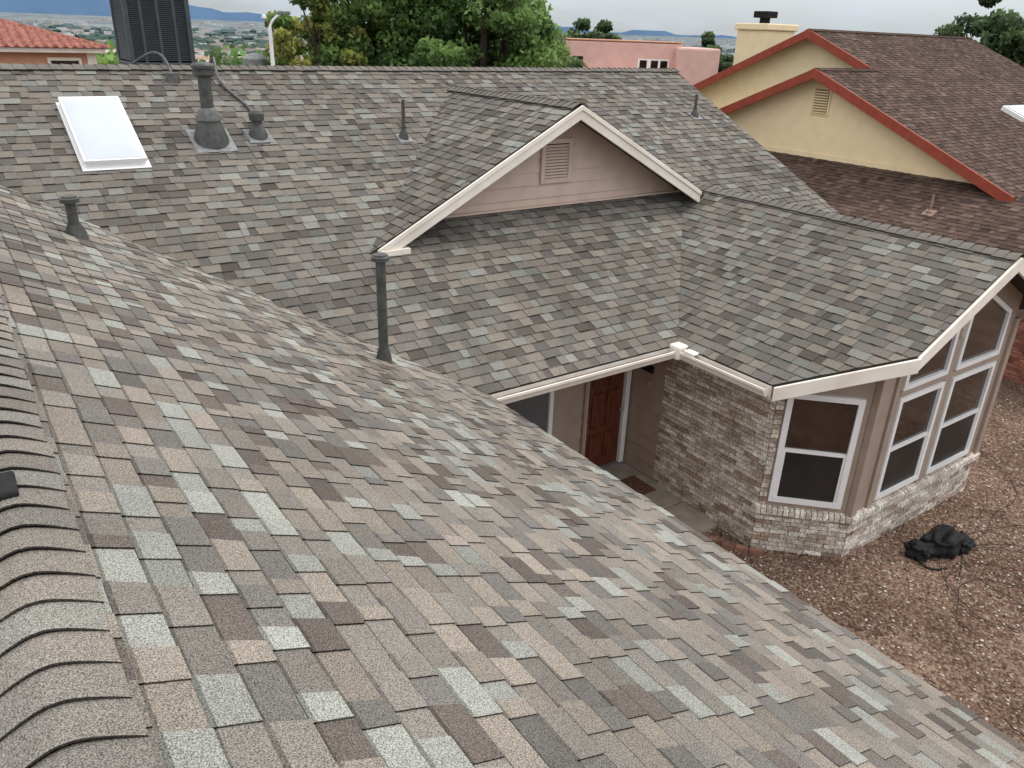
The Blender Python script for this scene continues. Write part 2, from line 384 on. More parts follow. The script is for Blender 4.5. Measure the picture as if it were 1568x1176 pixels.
rake('bay_rake_east',(xe3-dx,yg-.035,ZE+s*dx),(xw,yg-.035,ZW),-1)
rake('bay_rake_diag_east',(xe3,yc-.03,ZE),(xe3-dx,yg-.03,ZE+s*dx),1)
rake('main_rake_east',(xR+.03,ye,ZE),(xR+.03,yr,ZR),1)
beam('main_fascia',(xe1,ye+.04,ZE-.02),(xe2+.04,ye+.04,ZE-.02),.03,.17,M_white,house,side=-1)
beam('bay_fascia',(xe2+.03,yc,ZE-.02),(xe2+.03,ye+.04,ZE-.02),.03,.17,M_white,house,side=1)
gutter('main_gutter',house,(xe1+.04,ye+.005,ZE-.03),(xe2-.13,ye+.005,ZE-.03),(0,-1,0))
gutter('bay_gutter',house,(xe2,yc+.02,ZE-.03),(xe2,ye-.14,ZE-.03),(-1,0,0))
fbox('gutter_corner_box',(xe2-.06,ye-.07,ZE),(1,0,0),(0,1,0),(0,0,1),(-.10,.09),(-.10,.09),(-.15,.045),M_white,house,.03)
fbox('gutter_corner_strap',(xe2-.04,ye-.10,ZE),(0,1,0),(1,0,0),(0,0,1),(-.28,-.1),(-.07,.05),(-.03,.012),M_white,house,.015)
quad('main_soffit',[(xe1-.4,ye+.04,ZE-.19),(8.04,ye+.04,ZE-.19),(8.04,8.0,ZE-.19),(xe1-.4,8.0,ZE-.19)],M_siding)
quad('bay_soffit',[(xe2+.04,yc,ZE-.185),(xe2+.04,ye+.04,ZE-.185),(8.05,7.25,ZE-.185),(8.05,5.345,ZE-.185)],M_siding)
# ------------------------------------------------------------------ walls
A=np.array([8.04,7.25]);B=np.array([8.04,5.345]);C=np.array([8.885,4.50]);D=np.array([12.167,4.50]);Ee=np.array([13.012,5.345])
dg=nrm([C[0]-B[0],C[1]-B[1],0]);dn=np.array([-.7071,-.7071,0])
bricks('brick_wall_west',house,A,B,.0,ZE-.18,(-1,0),seed=21)
bricks('brick_wall_diag',house,B,C,.0,.60,(-.7071,-.7071),seed=22)
bricks('brick_wall_front',house,C,D,.0,.60,(0,-1),seed=23)
bricks('brick_wall_diag_east',house,D,Ee,.0,.60,(.7071,-.7071),seed=24)
bricks('brick_return',house,B,B+dg[:2]*.09,.70,ZE-.20,(-.7071,-.7071),seed=25)
def ledge(nm,p0,p1,n,seed,z=.60):
    random.seed(seed);p0=np.array([*p0,0.]);p1=np.array([*p1,0.]);n=np.array([*n,0.]);L=np.linalg.norm(p1-p0);u=(p1-p0)/L;x=-.03;V=[];F=[];Cc=[]
    while x<L+.02:
        b=len(V);c=np.array(random.choice(BR[:2]+BR[4:6]))*random.uniform(.85,1.1);w=.062
        for zz in (0,1):
            for uu,oo in ((x,-.02),(x+w,-.02),(x+w,.085),(x,.085)):
                V.append(p0+u*uu+n*oo+np.array([0,0,z+(.105 if oo<0 else .08)*zz]))
        for f in BOXF: F.append(tuple(b+i for i in f));Cc.append(c)
        x+=w+.011
    mk(nm,V,F,M_brick,house,Cc)
ledge('brick_ledge_diag',B,C,dn[:2],1);ledge('brick_ledge_front',C,D,(0,-1),2);ledge('brick_ledge_east',D,Ee,(.7071,-.7071),3)
full=lambda L:(lambda z:(0,L))
def topw(x): return ZE+s*min(x-xe2,xe3-x)-.07
quad('bay_diag_wall',[(*B,.0),(*C,.0),(*C,topw(C[0]-.2)),(*B,topw(B[0]+.05)-.15)],M_siding)
mk('bay_front_wall',[(C[0],4.5,0),(D[0],4.5,0),(D[0],4.5,topw(D[0])),(xw,4.5,topw(xw)),(C[0],4.5,topw(C[0]))],[(0,1,2,3,4)],M_siding,house)
quad('bay_diag_wall_east',[(*D,.0),(*Ee,.0),(*Ee,topw(Ee[0]-.05)-.15),(*D,topw(D[0]))],M_siding)
quad('bay_east_wall',[(13.012,5.345,0),(13.012,9,0),(13.012,9,2.45),(13.012,5.345,2.45)],M_siding)
for i,(px,py) in enumerate((C,D)):
    fbox('bay_corner_post_%d'%i,(px,py,0),(1,0,0),(0,1,0),(0,0,1),(-.06,.06),(-.05,.04),(.69,2.9),M_siding,house,.008)
window(house,'bay_window_diag',(*(B+dg[:2]*.11),.79),dg,dn,.93,1.60,fr=.075)
window(house,'bay_window_left',(9.33,4.5,.79),(1,0,0),(0,-1,0),1.08,1.52)
window(house,'bay_window_right',(10.62,4.5,.79),(1,0,0),(0,-1,0),1.20,1.52)
def tt(x): return topw(x)-.32-2.42
window(house,'bay_transom_left',(9.33,4.5,2.42),(1,0,0),(0,-1,0),1.08,.5,mid=False,top=(max(tt(9.33),.2),tt(10.41)))
window(house,'bay_transom_right',(10.62,4.5,2.42),(1,0,0),(0,-1,0),1.20,.5,mid=False,top=(tt(10.62),max(tt(11.82),.2)))
for i,(a,b_) in enumerate(((9.21,9.32),(10.425,10.605),(11.83,11.95))):
    box('bay_mullion_trim_%d'%i,(a,b_),(4.465,4.497),(.70,2.9),M_siding,house,.004)
box('bay_rail_trim',(9.33,11.82),(4.46,4.496),(2.325,2.405),M_siding,house,.004)
WY=8.0
siding('entry_siding',house,(xe1-.4,WY,0),(1,0,0),(0,-1,0),.1,ZE-.19,full(8.04-xe1+.4),M_siding,.22)
siding('entry_side_siding',house,(8.04,WY,0),(0,-1,0),(-1,0,0),.1,ZE-.19,full(.75),M_siding,.22)
quad('front_wing_wall_east',[(xe1-.4,YS,0),(xe1-.4,WY,0),(xe1-.4,WY,2.47),(xe1-.4,YS,2.47)],M_siding)
quad('west_wall',[(xw2+.4,YS,0),(xw2+.4,ye,0),(xw2+.4,ye,2.5),(xw2+.4,YS,2.5)],M_siding)
quad('main_wall_east',[(xR-.3,ye+.4,0),(xR-.3,yn-.4,0),(xR-.3,yn-.4,2.6),(xR-.3,yr,ZR-.15),(xR-.3,ye+.4,2.6)],M_siding)
quad('main_wall_north',[(XL,yn-.4,0),(xR-.3,yn-.4,0),(xR-.3,yn-.4,2.6),(XL,yn-.4,2.6)],M_siding)
window(house,'entry_window',(5.45,WY-.02,.95),(1,0,0),(0,-1,0),1.03,1.25,mid=False,glass=M_glassg)
fbox('door_jamb_left',(7.10,WY,0),(1,0,0),(0,-1,0),(0,0,1),(0,.06),(.0,.07),(.12,2.22),M_siding,house,.004)
fbox('door_leaf',(7.17,WY,0),(1,0,0),(0,-1,0),(0,0,1),(0,.72),(.024,.037),(.14,2.16),M_door,house)
for i,(a0,a1,z0,z1) in enumerate(((.09,.33,.3,.75),(.39,.63,.3,.75),(.09,.33,.85,1.45),(.39,.63,.85,1.45),(.09,.33,1.55,2.0),(.39,.63,1.55,2.0))):
    fbox('door_panel_%d'%i,(7.17,WY,0),(1,0,0),(0,-1,0),(0,0,1),(a0,a1),(.037,.06),(z0,z1),M_door,house,.014)
fbox('storm_door_frame_right',(7.89,WY,0),(1,0,0),(0,-1,0),(0,0,1),(0,.09),(.024,.10),(.12,2.2),M_vinyl,house,.004)
fbox('storm_door_frame_left',(7.145,WY,0),(1,0,0),(0,-1,0),(0,0,1),(0,.03),(.039,.058),(.14,2.18),M_vinyl,house,.002)
fbox('door_threshold',(7.1,WY,0),(1,0,0),(0,-1,0),(0,0,1),(0,.9),(.0,.13),(.094,.135),M_lead,house,.004)
lathe('door_handle',(7.83,WY-.08,1.1),[(.0,-.03),(.025,-.02),(.03,0),(.025,.02),(0,.03)],M_lead,house,12)
fbox('mail_slot_plate',(8.012,7.62,0),(0,-1,0),(-1,0,0),(0,0,1),(-.14,.14),(0,.03),(1.82,1.93),M_black,house,.006)
fbox('doorbell_plate',(8.012,7.55,0),(0,-1,0),(-1,0,0),(0,0,1),(-.04,.04),(0,.02),(1.6,1.69),M_peach,house,.004)
porch=empty('entry_path')
box('porch_slab',(4.2,8.03),(6.6,7.99),(-.05,.09),M_conc,porch,.01)
box('walk_slab',(7.0,8.0),(5.9,6.585),(-.05,.06),M_conc,porch,.01)
dm=box('door_mat',(7.1,7.85),(7.0,7.5),(.094,.108),M_mat,None,.004)
# ------------------------------------------------------------------ roof items
def mz(y): return ZE+s*(y-ye)
def fz(x): return ZE+s*(xe1-x)
def flashing(nm,parent,x,y,kind,sz,mat):
    if kind=='m': u=np.array([1,0,0.]);v=np.array([0,1,s])/k;z=mz(y)
    else: u=np.array([0,1,0.]);v=np.array([-1,0,s])/k;z=fz(x)
    n=np.cross(u,v)
    fbox(nm,(x,y,z),u,v,n,(-sz,sz),(-sz*1.1,sz*.9),(.014,.020),mat,parent,.002)
def ventpipe(x,y,kind,r,h,cap,cone=.09,mat=M_grey,nm='vent_pipe'):
    e=empty(nm);z=mz(y) if kind=='m' else fz(x)
    if not cap: flashing('flashing_plate',e,x,y,kind,cone*1.5,M_lead)
    lathe('flashing_cone',(x,y,z),[(cone*1.15,-.07),(cone,.04),(r+.012,.12),(r+.012,.14)],mat,e)
    lathe('pipe',(x,y,z),[(r,-.05),(r,h),(r*.8,h),(r*.8,h-.05)],mat,e)
    if cap: lathe('cap',(x,y,z+h),[(r*1.2,-.055),(r*1.75,-.05),(r*1.8,-.01),(r*1.45,.0),(r*1.45,.012),(r*.9,.02)],mat,e)
    return e
ventpipe(.92,8.78,'f',.05,.39,True,.10)
ventpipe(3.34,6.93,'f',.05,1.13,True,.08)
ventpipe(5.86,11.18,'m',.028,.56,False,.075)
ventpipe(12.55,11.43,'m',.03,.42,False,.085)
fl=empty('flue_vent');x,y=3.02,11.33;z=mz(y)
flashing('flashing_plate',fl,x,y,'m',.27,M_lead)
lathe('cone',(x,y,z),[(.235,-.12),(.225,.03),(.15,.24),(.145,.26)],M_grey,fl)
lathe('storm_collar',(x,y,z),[(.165,.26),(.16,.30),(.11,.40),(.09,.42)],M_flash,fl)
lathe('pipe',(x,y,z),[(.082,.3),(.082,.86)],M_grey,fl)
lathe('cap',(x,y,z),[(.10,.80),(.135,.83),(.135,.87),(.12,.87),(.12,.90),(.145,.91),(.145,.945),(.12,.97),(.03,.985)],M_grey,fl)
ev=empty('exhaust_vent');x,y=3.68,11.38;z=mz(y)
flashing('flashing_plate',ev,x,y,'m',.17,M_lead)
lathe('cone',(x,y,z),[(.14,-.08),(.13,.03),(.085,.14),(.07,.16)],M_grey,ev)
lathe('hood',(x,y,z),[(.07,.15),(.07,.2),(.10,.215),(.105,.30),(.08,.34),(.02,.355)],M_grey,ev)
sk=empty('skylight');u_=(1,0,0);v_=np.array([0,1,s])/k;n_=np.cross(u_,v_)
O=(1.37,10.89,mz(10.89));ln=(12.18-10.89)*k
fbox('curb',O,u_,v_,n_,(0.02,.70),(.02,ln-.02),(0,.10),M_vinyl,sk)
fbox('frame',O,u_,v_,n_,(0,.72),(0,ln),(.07,.115),M_vinyl,sk,.008)
fbox('skirt_flashing',O,u_,v_,n_,(-.03,.75),(-.06,ln+.02),(.013,.02),M_vinyl,sk)
nx,nyy=12,20;V=[];F=[]
for i in range(nx+1):
    for j in range(nyy+1):
        a=i/nx;b_=j/nyy;hh=.118+.04*(1-abs(2*a-1)**4)*(1-abs(2*b_-1)**6)
        V.append(np.array(O)+np.array(u_)*(.03+.66*a)+v_*(.03+(ln-.06)*b_)+n_*hh)
for i in range(nx):
    for j in range(nyy):
        q=i*(nyy+1)+j;F.append((q,q+nyy+1,q+nyy+2,q+1))
mk('acrylic_dome',V,F,M_acryl,sk,smooth=True)
ac=empty('air_conditioner');ax0,ax1,ay0,ay1=2.64,3.60,13.85,14.80;z0=ZR-s*(ay1-yr)-.1;zt=7.15
box('stand',(ax0,ax1),(ay0,ay1),(z0,5.72),M_lead,ac)
box('core',(ax0+.05,ax1-.05),(ay0+.05,ay1-.05),(5.72,zt-.05),M_dark,ac)
box('base_pan',(ax0,ax1),(ay0,ay1),(5.722,5.80),M_ac,ac,.01)
box('top_pan',(ax0-.01,ax1+.01),(ay0-.01,ay1+.01),(zt-.1,zt),M_ac,ac,.02)
for i,(a,b_) in enumerate(((ax0,ay0),(ax1-.07,ay0),(ax0,ay1-.07),(ax1-.07,ay1-.07))): box('corner_post_%d'%i,(a,a+.07),(b_,b_+.07),(5.8,zt-.1),M_ac,ac,.01)
for j,f in enumerate((.25,.5,.75)):
    xx=ax0+(ax1-ax0)*f; box('mullion_%d'%j,(xx-.02,xx+.02),(ay0+.01,ay0+.045),(5.8,zt-.1),M_ac,ac)
V=[];F=[]
zz=5.83
while zz<zt-.12:
    for (P,Q,nn) in (((ax0+.05,ay0),(ax1-.05,ay0),(0,-1)),((ax0,ay0+.05),(ax0,ay1-.05),(-1,0)),((ax1,ay0+.05),(ax1,ay1-.05),(1,0))):
        b=len(V);V+= [(P[0]-nn[0]*.035,P[1]-nn[1]*.035,zz+.022),(Q[0]-nn[0]*.035,Q[1]-nn[1]*.035,zz+.022),(Q[0]-nn[0]*.01,Q[1]-nn[1]*.01,zz),(P[0]-nn[0]*.01,P[1]-nn[1]*.01,zz)];F.append((b,b+1,b+2,b+3))
    zz+=.028
mk('louvre_fins',V,F,M_ac,ac)
def roofp(x,y,h=.03): return (x,y,(mz(y) if y<yr else ZR-s*(y-yr))+h)
tube('refrigerant_line',[roofp(3.75,14.1,.3),roofp(3.72,13.3,.25),roofp(3.66,13.05,.12),roofp(3.55,12.6,.04),roofp(3.75,12.1,.035),roofp(3.8,11.8,.035),roofp(3.72,11.55,.2)],.02,M_flash,ac)
tube('electrical_conduit',[roofp(2.5,13.9,.3),roofp(2.75,13.3,.3),roofp(2.9,13.0,.22),roofp(2.95,12.75,.12),roofp(2.95,12.7,.02)],.018,M_flash,ac)
box('conduit_box',(2.87,3.03),(12.62,12.76),(mz(12.62),mz(12.76)+.08),M_flash,ac,.01)
lv=empty('ridge_vent_cap')
fbox('base',(-.13,2.86,ZF+.02),(1,0,0),(0,1,0),(0,0,1),(-.14,.1),(-.08,.09),(0,.03),M_black,lv,.012)
lathe('dome',(-.17,2.85,ZF+.05),[(.075,0),(.07,.03),(.05,.05),(.0,.055)],M_vinyl,lv)
# ------------------------------------------------------------------ ground: one sheet to the horizon
def H(r):
    return float(np.interp(r,[0,45,120,400,1500,4000,9000,14000,20000,60000],[0,0,-7,-24,-60,-95,-60,-10,50,60]))
gmat,nt,b=newmat('ground_gravel_and_plain',.95,.1)
geo=N(nt,'ShaderNodeNewGeometry');sep=N(nt,'ShaderNodeVectorMath',operation='LENGTH');nt.links.new(geo.outputs['Position'],sep.inputs[0])
vor=N(nt,'ShaderNodeTexVoronoi');vor.inputs['Scale'].default_value=30;nt.links.new(geo.outputs['Position'],vor.inputs['Vector'])
r=N(nt,'ShaderNodeValToRGB');nt.links.new(vor.outputs['Color'],r.inputs['Fac']);cr=r.color_ramp
cr.elements[0].position=0;cr.elements[0].color=(.09,.058,.042,1);cr.elements[1].position=1;cr.elements[1].color=(.54,.47,.38,1)
for p,c in ((.35,(.165,.102,.072,1)),(.6,(.25,.165,.118,1)),(.85,(.34,.255,.19,1))):
    e=cr.elements.new(p);e.color=c
nz=N(nt,'ShaderNodeTexNoise');nz.inputs['Scale'].default_value=.9;nz.inputs['Detail'].default_value=4;nt.links.new(geo.outputs['Position'],nz.inputs['Vector'])
mx=N(nt,'ShaderNodeMix',data_type='RGBA',blend_type='MULTIPLY');mx.inputs[0].default_value=.7
r2=N(nt,'ShaderNodeValToRGB');r2.color_ramp.elements[0].position=.35;r2.color_ramp.elements[0].color=(.5,.46,.43,1);r2.color_ramp.elements[1].position=.65;nt.links.new(nz.outputs['Fac'],r2.inputs['Fac'])
nt.links.new(r.outputs['Color'],mx.inputs[6]);nt.links.new(r2.outputs['Color'],mx.inputs[7])
n3=N(nt,'ShaderNodeTexNoise');n3.inputs['Scale'].default_value=.006;n3.inputs['Detail'].default_value=6;n3.inputs['Roughness'].default_value=.75;nt.links.new(geo.outputs['Position'],n3.inputs['Vector'])
r3=N(nt,'ShaderNodeValToRGB');nt.links.new(n3.outputs['Fac'],r3.inputs['Fac']);r3.color_ramp.elements[0].position=.45;r3.color_ramp.elements[0].color=(.035,.055,.03,1);r3.color_ramp.elements[1].position=.68;r3.color_ramp.elements[1].color=(.22,.20,.16,1)
n4=N(nt,'ShaderNodeTexNoise');n4.inputs['Scale'].default_value=.0016;n4.inputs['Detail'].default_value=8;n4.inputs['Roughness'].default_value=.8;nt.links.new(geo.outputs['Position'],n4.inputs['Vector'])
r4=N(nt,'ShaderNodeValToRGB');nt.links.new(n4.outputs['Fac'],r4.inputs['Fac']);r4.color_ramp.elements[0].position=.42;r4.color_ramp.elements[0].color=(.06,.095,.11,1);r4.color_ramp.elements[1].position=.6;r4.color_ramp.elements[1].color=(.25,.27,.27,1)
def mr(a,b_):
    q=N(nt,'ShaderNodeMapRange');q.inputs['From Min'].default_value=a;q.inputs['From Max'].default_value=b_;nt.links.new(sep.outputs['Value'],q.inputs['Value']);return q.outputs['Result']
m2=N(nt,'ShaderNodeMix',data_type='RGBA');nt.links.new(mr(30,60),m2.inputs[0]);nt.links.new(mx.outputs[2],m2.inputs[6]);nt.links.new(r3.outputs['Color'],m2.inputs[7])
m3=N(nt,'ShaderNodeMix',data_type='RGBA');nt.links.new(mr(2500,9000),m3.inputs[0]);nt.links.new(m2.outputs[2],m3.inputs[6]);nt.links.new(r4.outputs['Color'],m3.inputs[7])  # far plain turns bluish with radius: aerial haze baked into the colour
nt.links.new(m3.outputs[2],b.inputs['Base Color'])
bp=N(nt,'ShaderNodeBump');bp.inputs['Strength'].default_value=1.;bp.inputs['Distance'].default_value=.025;bp.invert=True;nt.links.new(vor.outputs['Distance'],bp.inputs['Height']);nt.links.new(bp.outputs['Normal'],b.inputs['Normal'])
rs=[0,5,10,20,30,45,60,80,120,200,300,400,700,1000,1500,2500,4000,6500,9000,11500,14000,17000,20000,30000,60000];V=[(0,0,0)];F=[];sg_=96
for r_ in rs[1:]:
    for i in range(sg_):
        t=2*math.pi*i/sg_;V.append((r_*math.cos(t),r_*math.sin(t),H(r_)))
for i in range(sg_): F.append((0,1+i,1+(i+1)%sg_))
for q in range(len(rs)-2):
    for i in range(sg_):
        j=(i+1)%sg_;F.append((1+q*sg_+i,1+(q+1)*sg_+i,1+(q+1)*sg_+j,1+q*sg_+j))
mk('ground',V,F,gmat)
Np=15000;P=np.stack([rng.uniform(4.6,16.5,Np),rng.uniform(-3.5,6.4,Np),np.zeros(Np)],1)
V=[];F=[];C_=[];pc=[(.50,.43,.35),(.32,.21,.15),(.23,.14,.10),(.60,.55,.48),(.29,.19,.14),(.14,.095,.07),(.40,.30,.22)]
for p in P:
    x,y=p[0],p[1]
    if x>8.0 and y>4.5 and x<13.1 and (x+y)>13.35: continue
    sz=rng.uniform(.010,.027);b=len(V);a=rng.uniform(0,6.28);f1,f2=rng.uniform(.6,1,2)
    for dx_,dy_,dz_ in ((1,0,.3),(.2,1,.4),(-1,.1,.3),(-.1,-1,.35),(0,0,1),):
        rx=dx_*sz*f1*rng.uniform(.8,1.2);ry=dy_*sz*rng.uniform(.8,1.2)
        V.append((x+rx*math.cos(a)-ry*math.sin(a),y+rx*math.sin(a)+ry*math.cos(a),.002+dz_*sz*f2))
    c=pc[rng.randint(len(pc))]
    for f in ((0,1,4),(1,2,4),(2,3,4),(3,0,4)): F.append(tuple(b+i for i in f));C_.append(c)
mk('gravel',V,F,M_peb,None,C_)
V=[];F=[];C_=[]
for i in range(260):
    x,y=rng.uniform(7,14),rng.uniform(.5,4.2);a=rng.uniform(0,6.28)
    for j in range(rng.randint(1,4)):
        L_=rng.uniform(.04,.16);w_=.0025;dxx,dyy=math.cos(a),math.sin(a);b=len(V)
        for (p_,q_,z_) in ((0,-w_,.02),(0,w_,.02),(L_,w_,.028),(L_,-w_,.028),(0,0,.028),(L_,0,.034)): V.append((x+dxx*p_-dyy*q_,y+dyy*p_+dxx*q_,z_))
        F+=[(b,b+3,b+5,b+4),(b+4,b+5,b+2,b+1)];C_+=[(.05,.035,.025)]*2
        x+=dxx*L_;y+=dyy*L_;a+=rng.uniform(-.8,.8)
mk('dry_twigs',V,F,M_peb,None,C_)
ed=empty('garden_edging')
for i in range(9):
    t=i/11;x=7.35+1.0*t-.15*math.sin(t*3);y=6.45-1.75*t
    fbox('edging_block_%d'%i,(x,y,0),nrm((.5,-.86,0)),nrm((.86,.5,0)),(0,0,1),(-.09,.09),(-.04,.04),(-.02,.07+.01*(i%3)),M_stone,ed,.012)
bag=empty('black_tool_bag')
def blob(nm,c,r,seed,mat,parent,amp=.25,sub=4,f=5):
    bm=bmesh.new();bmesh.ops.create_icosphere(bm,subdivisions=sub,radius=1)
    for v in bm.verts:
        d=1+amp*noise.noise(v.co*f*.4+Vector((seed,0,0)))+amp*.4*noise.noise(v.co*f+Vector((0,seed,0)))
        q=v.co
        sx=math.copysign(abs(q.x)**.7,q.x);sy=math.copysign(abs(q.y)**.7,q.y);sz=math.copysign(abs(q.z)**.8,q.z)
        v.co=Vector((c[0]+sx*r[0]*d,c[1]+sy*r[1]*d,max(c[2]+sz*r[2]*d,.0)))
    for fc in bm.faces: fc.smooth=True
    me=bpy.data.meshes.new(nm);bm.to_mesh(me);bm.free();me.materials.append(mat)
    return link(bpy.data.objects.new(nm,me),parent)
blob('bag_body',(10.25,3.82,.13),(.30,.19,.17),3,M_black,bag,.35)
blob('bag_flap',(9.90,3.93,.09),(.19,.15,.11),9,M_black,bag,.55)
blob('bag_pouch',(10.55,3.70,.08),(.17,.13,.10),14,M_black,bag,.5)
tube('bag_handle',[(10.1,3.8,.22),(10.12,3.75,.38),(10.28,3.75,.43),(10.42,3.8,.35),(10.45,3.85,.2)],.016,M_black,bag)
tube('bag_strap',[(9.9,4.0,.1),(9.72,3.9,.05),(9.66,3.72,.015),(9.74,3.6,.012),(9.9,3.55,.012)],.014,M_black,bag)
random.seed(5)
hose=empty('extension_cord')
for i in range(5):
    cx,cy=random.uniform(8.8,11.2),random.uniform(2.1,3.2);R_=random.uniform(.5,1.2);a0=random.uniform(0,6)
    tube('cord_loop_%d'%i,[(cx+R_*math.cos(a0+t*.45)*random.uniform(.85,1.15),cy+R_*.8*math.sin(a0+t*.45)*random.uniform(.85,1.15),.026+.006*random.random()) for t in range(11)],.0045,M_cord,hose)
tube('cord_run',[(10.6,3.7,.05),(11.2,3.6,.03),(11.8,3.9,.03),(12.6,3.8,.03),(13.4,4.4,.03),(14.0,5.5,.03)],.0045,M_cord,hose)
# ------------------------------------------------------------------ yellow neighbour house
nb=empty('yellow_stucco_house');ns=.42
X1,X2,X3=20.,22.7,31.8;Y1,Z1=13.73,5.785;Y2,Z2=16.1,5.785+.42*(16.1-13.73);YE=8.0;ZEn=Z1-ns*(Y1-YE)
o1,o2=19.55,22.25
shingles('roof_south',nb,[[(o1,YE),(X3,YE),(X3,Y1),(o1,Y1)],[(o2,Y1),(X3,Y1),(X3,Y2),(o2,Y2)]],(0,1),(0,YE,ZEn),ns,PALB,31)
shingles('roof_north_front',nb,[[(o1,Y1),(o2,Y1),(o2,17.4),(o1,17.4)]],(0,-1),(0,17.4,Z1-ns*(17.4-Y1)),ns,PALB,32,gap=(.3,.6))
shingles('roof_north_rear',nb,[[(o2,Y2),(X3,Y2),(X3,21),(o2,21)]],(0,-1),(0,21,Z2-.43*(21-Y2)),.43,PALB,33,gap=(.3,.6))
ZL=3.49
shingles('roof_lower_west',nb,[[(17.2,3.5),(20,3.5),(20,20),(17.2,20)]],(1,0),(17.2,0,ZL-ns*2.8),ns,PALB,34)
ridge('ridge_caps_front',nb,(o1,Y1,Z1),(o2,Y1,Z1),ns,PALB,seed=7)
ridge('ridge_caps_rear',nb,(o2,Y2,Z2),(X3,Y2,Z2),ns,PALB,seed=8)
mk('gable_wall_front',[(X1,YE+.1,ZL-1),(X1,17.3,ZL-1),(X1,17.3,Z1-ns*(17.3-Y1)-.06),(X1,Y1,Z1-.06),(X1,YE+.1,ZEn-.03)],[(0,1,2,3,4)],M_yel,nb)
mk('gable_wall_rear',[(X2,13,3),(X2,20.8,3),(X2,20.8,Z2-.43*(20.8-Y2)-.06),(X2,Y2,Z2-.06),(X2,13,Z2-ns*(Y2-13)-.06)],[(0,1,2,3,4)],M_yel,nb)
for nm,xx,ya,za,yb,zb_,sd in (('rake_front_s',o1,YE,ZEn,Y1,Z1,1),('rake_front_n',o1,17.4,Z1-ns*(17.4-Y1),Y1,Z1,-1),('rake_rear_s',o2,Y1-.15,Z1-ns*.15,Y2,Z2,1),('rake_rear_n',o2,21,Z2-.43*(21-Y2),Y2,Z2,-1)):
    beam(nm,(xx,ya,za+.015),(xx,yb,zb_+.015),.06,.25,M_red,nb,side=sd)
beam('band_front',(X1-.02,YE+.6,ZL+.12),(X1-.02,17.2,ZL+.12),.02,.14,M_yel,nb,side=1)
fbox('gable_vent',(X1,Y1-.05,0),(0,1,0),(-1,0,0),(0,0,1),(-.28,.28),(0,.04),(4.60,5.32),M_yel,nb,.01)
for i in range(9): fbox('gable_vent_slat_%d'%i,(X1-.04,Y1-.05,0),(0,1,0),(-1,0,0),(0,0,1),(-.22,.22),(.0,.03),(4.66+i*.068,4.69+i*.068),M_yel,nb)
fbox('gable_vent_dark',(X1-.04,Y1-.05,0),(0,1,0),(-1,0,0),(0,0,1),(-.23,.23),(.0,.003),(4.64,5.28),paint('vent_shadow',(.30,.22,.11)),nb)
bricks('west_brick_wall',nb,(17.6,4),(17.6,19),0,2.15,(-1,0),BRR,.22,.075,seed=44)
box('lower_fascia',(17.14,17.19),(3.5,20),(2.1,2.32),M_red,nb)
box('body_lower',(17.75,19.9),(4.2,19.5),(0,2.2),M_yel,nb)
box('body',(20.1,31.5),(8.4,20.5),(0,2.9),M_yel,nb)
box('chimney',(22.9,24.4),(18.2,19.4),(4.5,6.75),M_yel,nb,.02)
box('chimney_crown',(22.82,24.48),(18.12,19.48),(6.75,6.95),M_yel,nb,.03)
lathe('chimney_cap_post',(23.5,18.8,6.95),[(.17,0),(.17,.18)],M_dark,nb)
box('chimney_cap_top',(23.22,23.78),(18.52,19.08),(7.13,7.33),M_dark,nb,.02)
def lz(x): return ZL-ns*(20-x)
e=empty('vent_pipe');px_=18.55;lathe('pipe',(px_,9.3,lz(px_)),[(.08,-.02),(.07,.05),(.028,.08),(.028,.42)],M_dusty,e);fbox('plate',(px_,9.3,lz(px_)),(0,1,0),nrm((-1,0,-ns)),nrm((-ns,0,1)),(-.13,.13),(-.13,.13),(0.014,.02),M_dusty,e)
e=empty('skylight');fbox('frame',(25.35,10.75,ZEn+ns*2.75),(1,0,0),nrm((0,1,ns)),nrm((0,-ns,1)),(0,1.2),(0,.75),(0,.14),M_vinyl,e,.02);fbox('lens',(25.35,10.75,ZEn+ns*2.75),(1,0,0),nrm((0,1,ns)),nrm((0,-ns,1)),(.06,1.14),(.06,.69),(.142,.17),M_acryl,e,.02)
# ------------------------------------------------------------------ pink adobe building
pk=empty('pink_adobe_house');p0=np.array([30.9,38.4,0]);pu=nrm((37.6-30.9,33.6-38.4,0));pn=np.array([pu[1],-pu[0],0])
fbox('main_block',p0,pu,-pn,(0,0,1),(0,6.6),(0,7),(-6,6.15),M_pink,pk,.12)
fbox('parapet_cap',p0,pu,-pn,(0,0,1),(-.03,6.63),(-.03,7.03),(6.15,6.22),M_peach,pk,.03)
fbox('side_block',p0,pu,-pn,(0,0,1),(6.2,8.6),(-1.0,5),(-6,5.95),M_pink,pk,.12)
fbox('low_block',p0,pu,-pn,(0,0,1),(1.0,6.0),(-2.0,-.02),(-6,4.2),M_pink,pk,.1)
for i,a in enumerate((4.2,4.85,5.4)): fbox('window_%d'%i,p0,pu,-pn,(0,0,1),(a,a+.42),(-.03,.02),(4.55,5.2),M_glass,pk)
fbox('window_trim',p0,pu,-pn,(0,0,1),(4.1,5.9),(-.02,.02),(4.48,5.27),M_vinyl,pk)
fbox('doorway',p0,pu,-pn,(0,0,1),(.3,.9),(-.03,.02),(4.6,5.3),M_dark,pk)
